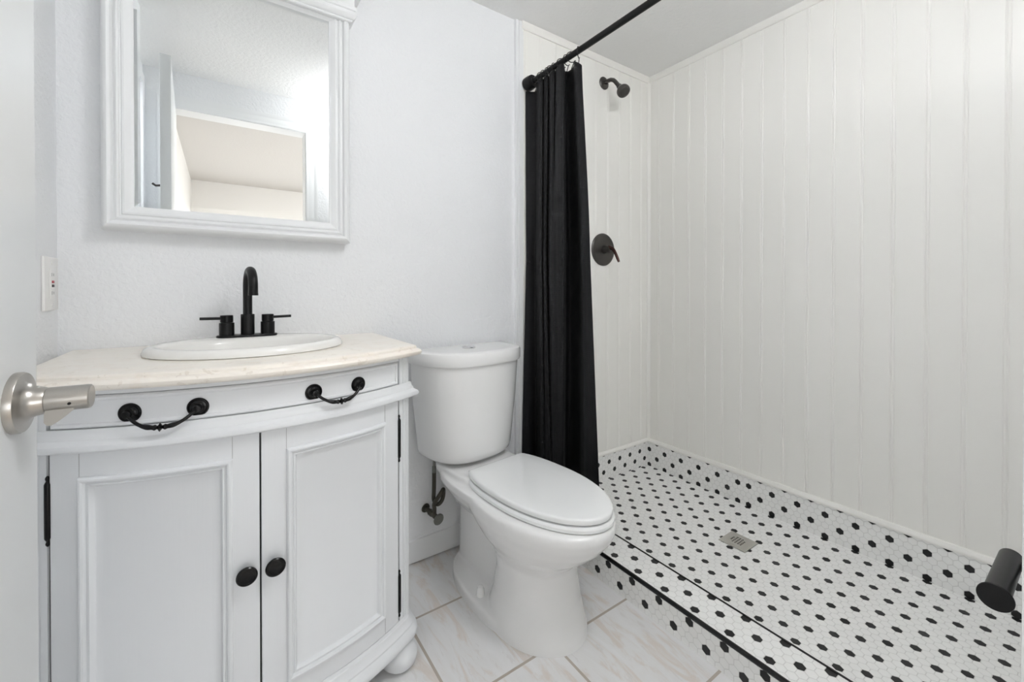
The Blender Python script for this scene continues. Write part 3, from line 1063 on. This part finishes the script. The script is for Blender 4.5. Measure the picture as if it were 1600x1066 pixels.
for s in (-1, 1):
    MB().rbox(s * 0.072 - 0.02, s * 0.072 + 0.02, -0.232, -0.196, 0.366, 0.386, 0.004).build('lid_hinge', M['seat'], toi)
    MB().lathe([(0.0140, 0.0), (0.0135, 0.008), (0.0115, 0.022), (0.0090, 0.030), (0.004, 0.033)], (s * 0.112, -0.292, 0.034), (0, 0, 1), 20).build('bolt_cap', M['porcelain'], toi)


def dshape(w, d, z, yb=-0.004, n=60, p=3.4):
    """flat back, bowed front with rounded corners"""
    pts = []
    for i in range(n + 1):
        t = -pi / 2 + pi * i / n
        x = w * math.copysign(abs(sin(t)) ** (2 / 2.7), sin(t))
        y = yb - d * abs(cos(t)) ** (2 / 2.7)
        pts.append((x, y, z))
    return pts


tk = MB()
tk.loft([dshape(0.136, 0.150, 0.398), dshape(0.157, 0.170, 0.401), dshape(0.169, 0.180, 0.411), dshape(0.175, 0.185, 0.428), dshape(0.183, 0.190, 0.50), dshape(0.195, 0.196, 0.60), dshape(0.201, 0.202, 0.70),
         dshape(0.203, 0.204, 0.737)])
tk.build('tank', M['porcelain'], toi, smooth=40)
tl = MB()
tl.loft([dshape(0.204, 0.206, 0.7365), dshape(0.210, 0.212, 0.738), dshape(0.2125, 0.2145, 0.743), dshape(0.2125, 0.2145, 0.773), dshape(0.2095, 0.2115, 0.7800), dshape(0.202, 0.204, 0.7825), dshape(0.17, 0.18, 0.7830)])
tl.build('tank_lid', M['porcelain'], toi, smooth=40)
fb = MB()
fb.lathe([(0.024, 0.0), (0.024, 0.003), (0.022, 0.0045), (0.0205, 0.0035), (0.019, 0.0045), (0.004, 0.005)], (-0.016, -0.090, 0.7828), (0, 0, 1), 30)
fo = fb.build('flush_button', M['chrome'], toi)
fo['label'] = 'round chrome flush button'

# ================================================================= supply valve
sv = thing('shutoff_valve', 'dull metal shutoff valve with a looped hose under the toilet tank', 'valve', (0.618, -0.002, 0.19))
MB().lathe([(0.017, 0.001), (0.016, 0.004), (0.0085, 0.005), (0.0085, 0.030), (0.0115, 0.031), (0.0115, 0.045), (0.0095, 0.047), (0.0095, 0.066), (0.007, 0.068), (0.007, 0.078)], (0.618, 0.0, 0.186), (0.18, -1, -0.12), 18).build('valve_body', M['pewter'], sv)
hnd = MB().lathe([(0.006, 0.0), (0.013, 0.002), (0.0195, 0.004), (0.0205, 0.008), (0.0185, 0.011), (0.006, 0.012)], (0.632, -0.076, 0.176), (0.18, -1, -0.12), 22)
hnd.build('handle', M['pewter_light'], sv)
x0, y0 = 0.628, -0.058
pts = [(x0, y0, 0.186), (x0, y0, 0.205), (x0 - 0.001, y0, 0.222), (x0 + 0.004, y0 - 0.010, 0.240), (x0 + 0.018, y0 - 0.016, 0.262), (x0 + 0.030, y0 - 0.010, 0.270), (x0 + 0.036, y0, 0.256), (x0 + 0.036, y0 + 0.004, 0.236), (x0 + 0.030, y0 + 0.006, 0.220),
       (x0 + 0.018, y0 + 0.008, 0.212), (x0 + 0.006, y0 + 0.008, 0.222), (x0, y0 + 0.006, 0.240), (x0 - 0.001, y0 + 0.002, 0.265), (x0 - 0.001, y0, 0.300), (x0 - 0.001, y0, 0.342)]
# smooth the hose path (Catmull-Rom)
sp = []
P = [Vector(p) for p in pts]
for i in range(len(P) - 1):
    p0, p1, p2, p3 = P[max(i - 1, 0)], P[i], P[i + 1], P[min(i + 2, len(P) - 1)]
    for k in range(5):
        t = k / 5
        sp.append(0.5 * ((2 * p1) + (p2 - p0) * t + (2 * p0 - 5 * p1 + 4 * p2 - p3) * t * t + (3 * p1 - p0 - 3 * p2 + p3) * t ** 3))
sp.append(P[-1])
MB().tube(sp, 0.0074, 12).build('hose', M['pewter'], sv)
MB().lathe([(0.0075, 0.0), (0.0075, 0.022), (0.005, 0.023), (0.005, 0.050)], (x0 - 0.001, y0, 0.336), (0, 0, 1), 14).build('hose_nut', M['pewter_light'], sv)
at_base(sv)

# ================================================================= shower hardware
sh = thing('overhead_shower', 'dark bronze shower head on a bent arm high on the shower wall', 'shower head', (1.555, -0.006, 2.013))
MB().lathe([(0.031, 0.0), (0.031, 0.003), (0.027, 0.007), (0.016, 0.010), (0.010, 0.011)], (1.555, -0.006, 2.013), (0, -1, 0), 30).build('wall_flange', M['bronze'], sh)
ap = [(1.555, -0.008, 2.013), (1.555, -0.030, 2.0145), (1.555, -0.052, 2.012), (1.555, -0.068, 2.004), (1.555, -0.080, 1.992), (1.555, -0.092, 1.976), (1.555, -0.104, 1.960)]
MB().tube(ap, 0.0098, 16).build('arm', M['bronze'], sh)
hdv = Vector((0.0, -0.62, -0.78)).normalized()
MB().lathe([(0.0115, 0.0), (0.0130, 0.004), (0.0130, 0.012), (0.0105, 0.015), (0.0140, 0.020), (0.0245, 0.028), (0.0300, 0.037), (0.0315, 0.046), (0.0305, 0.054), (0.0280, 0.0575), (0.0240, 0.0585), (0.0225, 0.0565), (0.010, 0.0575)], (1.555, -0.101, 1.964), hdv, 32).build('spray_head', M['bronze'], sh)
at_base(sh)

va = thing('shower_valve', 'dark bronze round shower valve plate with one curved lever', 'valve', (1.550, -0.006, 1.192))
MB().lathe([(0.080, 0.0), (0.080, 0.003), (0.076, 0.007), (0.068, 0.009), (0.064, 0.0085), (0.030, 0.011), (0.022, 0.0115)], (1.550, -0.006, 1.192), (0, -1, 0), 48).build('escutcheon', M['bronze'], va)
MB().lathe([(0.022, 0.0), (0.020, 0.012), (0.0165, 0.024), (0.0150, 0.036), (0.0125, 0.042), (0.006, 0.044)], (1.550, -0.014, 1.192), (0, -1, 0), 28).build('hub', M['bronze'], va)
lp = [(1.550, -0.040, 1.196), (1.550, -0.056, 1.198), (1.550, -0.070, 1.192), (1.550, -0.082, 1.178), (1.550, -0.092, 1.160), (1.550, -0.101, 1.142), (1.550, -0.108, 1.127)]
MB().tube(lp, [0.0125, 0.0105, 0.0085, 0.0072, 0.0068, 0.0068, 0.0055], 14).build('lever', M['bronze_edge'], va)
at_base(va)

# drain
dn = thing('shower_drain', 'square steel drain grate in the middle of the mosaic shower floor', 'drain', (DX, DY, ZD))
gr = MB()
nC, half = 20, 0.0495
cell = 2 * half / nC
keep = set()
for i in range(nC):
    for j in range(nC):
        ux, uy = (i + 0.5) - nC / 2, (j + 0.5) - nC / 2
        r = sqrt(ux * ux + uy * uy) * cell
        if r < 0.027 and i % 2 == 0 and j % 2 == 0:
            continue
        keep.add((i, j))
# bars 3 mm, holes 5 mm: uneven grid lines
xs = [0.0]
for i in range(nC):
    xs.append(xs[-1] + (0.0060 if i % 2 == 0 else 0.0039))
sc = 2 * half / xs[-1]
xs = [x * sc - half for x in xs]
for (i, j) in keep:
    gr.box(DX + xs[i], DX + xs[i + 1], DY + xs[j], DY + xs[j + 1], ZD + 0.001, ZD + 0.003)
g_o = gr.build('grate', M['steel'], dn, smooth=0)
MB().lathe([(0.030, 0.0), (0.030, 0.0005)], (DX, DY, ZD + 0.0004), (0, 0, 1), 30).build('drain_well', M['dark'], dn)  # flat dark disc that paints the shade below the grate
at_base(dn)

# ================================================================= curtain rod, rings, curtain
RX, RZ = 1.080, 1.872
rod = thing('shower_curtain_rod', 'black curtain rod across the shower opening just below the ceiling', 'curtain rod', (RX, -0.7, RZ))
MB().tube([(RX, -0.030, RZ), (RX, -0.75, RZ)], 0.0112, 20).build('rod', M['black'], rod)
MB().tube([(RX, -0.745, RZ), (RX, YF + 0.02, RZ)], 0.0128, 20).build('outer_tube', M['black'], rod)
for yy, s in ((-0.014, -1), (YF, 1)):
    MB().lathe([(0.0285, 0.0), (0.0290, 0.004), (0.0285, 0.024), (0.0265, 0.038), (0.0185, 0.040), (0.0135, 0.041), (0.0130, 0.052)], (RX, yy, RZ), (0, s, 0), 28).build('end_cap', M['black'], rod)
at_base(rod)

# plan of the cloth at the rod, at mid height and at the hem (x, y in metres)
C_TOP = [(1.0672, -0.0163), (1.085, -0.0244), (1.0973, -0.0531), (1.085, -0.0776), (1.0726, -0.1061), (1.0725, -0.123), (1.0913, -0.1059), (1.0818, -0.1238), (1.0723, -0.1478), (1.0786, -0.1523), (1.0946, -0.139), (1.0786, -0.1643), (1.0708, -0.1855), (1.0752, -0.1958), (1.0915, -0.1825), (1.0784, -0.2035), (1.0685, -0.2264), (1.0683, -0.2526), (1.085, -0.2411), (1.1052, -0.226), (1.1123, -0.244), (1.1057, -0.2727), (1.085, -0.3001), (1.0746, -0.3163), (1.0724, -0.3356), (1.0765, -0.3479)]
C_MID = [(1.0671, -0.0209), (1.085, -0.0289), (1.1034, -0.0408), (1.085, -0.0776), (1.0663, -0.114), (1.0631, -0.1306), (1.0787, -0.1173), (1.0787, -0.1215), (1.0629, -0.1492), (1.0723, -0.1499), (1.1041, -0.1172), (1.0978, -0.1311), (1.0722, -0.1681), (1.0592, -0.1954), (1.0538, -0.2172), (1.0536, -0.2325), (1.0519, -0.2529), (1.0548, -0.275), (1.0816, -0.2522), (1.1187, -0.2165), (1.1431, -0.2177), (1.1409, -0.2638), (1.1061, -0.3139), (1.0709, -0.357), (1.0636, -0.3838), (1.0648, -0.4015)]
C_BOT = [(1.044, -0.0157), (1.0671, -0.0256), (1.1158, -0.0294), (1.0975, -0.0833), (1.0724, -0.1272), (1.0661, -0.1433), (1.066, -0.1515), (1.0627, -0.1676), (1.0594, -0.1835), (1.056, -0.1992), (1.0558, -0.211), (1.0524, -0.2264), (1.0522, -0.2341), (1.0521, -0.2417), (1.052, -0.2492), (1.0551, -0.2566), (1.0617, -0.2565), (1.0783, -0.245), (1.1118, -0.211), (1.1389, -0.1921), (1.1606, -0.21), (1.1554, -0.2629), (1.1134, -0.32), (1.0707, -0.3734), (1.0559, -0.4226), (1.0477, -0.4749)]
NP = 9                                   # points per span of the plan curve


def catmull(P, n):
    out = []
    for i in range(len(P) - 1):
        p0, p1, p2, p3 = [Vector(P[k]) for k in (max(i - 1, 0), i, i + 1, min(i + 2, len(P) - 1))]
        for k in range(n):
            t = k / n
            out.append(0.5 * ((2 * p1) + (p2 - p0) * t + (2 * p0 - 5 * p1 + 4 * p2 - p3) * t * t + (3 * p1 - p0 - 3 * p2 + p3) * t ** 3))
    out.append(Vector(P[-1]))
    return out


K_TOP, K_MID, K_BOT = catmull(C_TOP, NP), catmull(C_MID, NP), catmull(C_BOT, NP)


def curt_path(v):
    """plan of the cloth at height fraction v (0 top, 1 bottom)"""
    vm = 0.42
    if v < vm:
        t = v / vm
        t = 0.5 * t + 0.5 * t * t * (3 - 2 * t)
        return [a.lerp(b, t) for a, b in zip(K_TOP, K_MID)]
    t = (v - vm) / (1 - vm)
    return [a.lerp(b, t) for a, b in zip(K_MID, K_BOT)]


ZT0, ZB0 = 1.857, 0.112
NV = 150
cv, cf, uvs = [], [], []
for j in range(NV + 1):
    v = j / NV
    z = ZT0 + (ZB0 - ZT0) * v
    row = curt_path(v)
    acc = 0.0
    for i, (x, y) in enumerate(row):
        if i:
            acc += (Vector((x, y)) - row[i - 1]).length
        u = i / (len(row) - 1)
        # the first panel hangs from one ring and sags; small scallops between rings
        sag = -0.0165 * min(1.0, max(0.0, (0.10 - u) / 0.025)) - 0.45 * max(0.0, x - 1.083) - 0.050 * max(0.0, (u - 0.86) / 0.14)
        sag *= max(0, 1 - v * 7)
        pressed = sum(0.0030 * math.exp(-((z - zk - 0.02 * sin(9 * u + zk)) / 0.008) ** 2) for zk in (1.56, 1.09, 0.62)) * (0.6 + 0.4 * sin(17 * u))
        crease = pressed + 0.0018 * sin(23 * z + u * 14) * sin(6 * z + 3.1 * u) * min(1, v * 4)
        cv.append((x + crease, min(y + crease, -0.010), z + sag))
        uvs.append((acc, z))
nr = len(curt_path(0.0))
for j in range(NV):
    for i in range(nr - 1):
        a = j * nr + i
        cf.append((a, a + 1, a + nr + 1, a + nr))
me = bpy.data.meshes.new('cloth')
me.from_pydata(cv, [], cf)
ul = me.uv_layers.new(name='UVMap')
for lp_ in me.loops:
    ul.data[lp_.index].uv = uvs[lp_.vertex_index]
cur = link_mesh('shower_curtain', me, M['cloth'], None, 60)
so = cur.modifiers.new('thickness', 'SOLIDIFY')
so.thickness = 0.0016
tag(cur, 'black waffle shower curtain hanging bunched at the wall end of the rod', 'curtain')

names = ['first', 'second', 'third', 'fourth', 'fifth', 'sixth', 'seventh', 'eighth', 'ninth', 'tenth']
ring_y = [-0.066, -0.108, -0.126, -0.150, -0.170, -0.190, -0.232, -0.262, -0.288, -0.326]
rmb = MB()
rp = []
for i in range(26):
    a = radians(-62) + radians(300) * i / 25
    rp.append((0.0195 * cos(a + pi / 2), 0.0, 0.0195 * sin(a + pi / 2) - 0.006))
rp2 = [(rp[-1][0] * 0.6, 0.0, rp[-1][2] - 0.008), (0.004, 0.0, -0.040), (0.0, 0.0, -0.050)]
rmb.tube(rp + rp2, 0.0016, 8)
rmb.lathe([(0.001, -0.0032), (0.0028, -0.0018), (0.0034, 0.0), (0.0028, 0.0018), (0.001, 0.0032)], (rp[0][0], 0, rp[0][2]), (0, 0, 1), 10)
ring0 = rmb.build('curtain_ring', M['black'], None)
for k, yy in enumerate(ring_y):
    o = ring0 if k == 0 else ring0.copy()
    if k:
        COL.objects.link(o)
    o.location = (RX, yy, RZ)
    o.rotation_euler = (0, 0, radians([8, -14, 5, 12, -10, 16, -18, 9, -22, 34][k]))
    tag(o, 'black wire curtain ring on the rod, %s counted from the wall end' % names[k], 'curtain ring', 'curtain rings on the shower rod')

# ================================================================= paper holder by the door
th = thing('toilet_paper_holder', 'empty black toilet paper holder bar with a round end disc by the doorway', 'paper holder', (0.93, YF, 0.611))
TY, TZ = -1.372, 0.606
MB().tube([(0.808, TY, TZ), (0.945, TY, TZ)], 0.0125, 32).build('roll_bar', M['black'], th)
MB().lathe([(0.0162, 0.0), (0.0167, 0.0008), (0.0167, 0.0026), (0.0160, 0.0034), (0.0120, 0.0040)], (0.8055, TY, TZ), (1, 0, 0), 40).build('end_disc', M['black'], th)
MB().tube([(0.926, TY - 0.008, TZ), (0.926, YF + 0.004, TZ)], 0.0065, 18).build('arm', M['black'], th)
MB().lathe([(0.024, 0.0), (0.024, 0.005), (0.022, 0.007), (0.009, 0.0075)], (0.926, YF, TZ), (0, 1, 0), 30).build('wall_flange', M['black'], th)
at_base(th)

# ================================================================= fill lights, added out of view
LX, LY = 0.80, -1.27  # unseen globe added in place of flash bounced off the ceiling
lm = thing('ceiling_light', 'ceiling light with a lit white glass globe over the bathroom floor', 'ceiling light', (LX, LY, H))
MB().lathe([(0.075, 0.0), (0.075, -0.012), (0.066, -0.020), (0.030, -0.024), (0.030, -0.034), (0.062, -0.038), (0.062, -0.048)], (LX, LY, H), (0, 0, 1), 40).build('base_pan', M['trim'], lm)
MB().lathe([(0.055, -0.046), (0.090, -0.056), (0.118, -0.078), (0.128, -0.106), (0.118, -0.134), (0.088, -0.158), (0.045, -0.172), (0.010, -0.175)], (LX, LY, H), (0, 0, 1), 40).build('glass_globe', M['lamp'], lm)
at_base(lm)
kl = thing('closet_ceiling_light', 'small round lit ceiling light inside the closet behind the open door', 'ceiling light', (kx0 + 0.45, -1.08, H))
MB().lathe([(0.11, 0.0), (0.11, -0.016), (0.10, -0.020), (0.07, -0.0205)], (kx0 + 0.45, -1.08, H), (0, 0, 1), 32).build('base_pan', M['trim'], kl)
MB().lathe([(0.100, -0.020), (0.095, -0.034), (0.065, -0.048), (0.030, -0.054), (0.008, -0.055)], (kx0 + 0.45, -1.08, H), (0, 0, 1), 32).build('glass_dome', M['closet_lamp'], kl)
at_base(kl)
hl = thing('hall_ceiling_light', 'round flush ceiling light with a lit dome in the hall outside the door', 'ceiling light', (1.45, -2.25, H))  # unseen dome added to fill the bathroom through the doorway
MB().lathe([(0.215, 0.0), (0.215, -0.018), (0.205, -0.022), (0.150, -0.0225)], (1.45, -2.25, H), (0, 0, 1), 40).build('base_pan', M['trim'], hl)
MB().lathe([(0.200, -0.022), (0.198, -0.034), (0.176, -0.056), (0.130, -0.074), (0.068, -0.084), (0.012, -0.086)], (1.45, -2.25, H), (0, 0, 1), 40).build('glass_dome', M['hall_lamp'], hl)
at_base(hl)
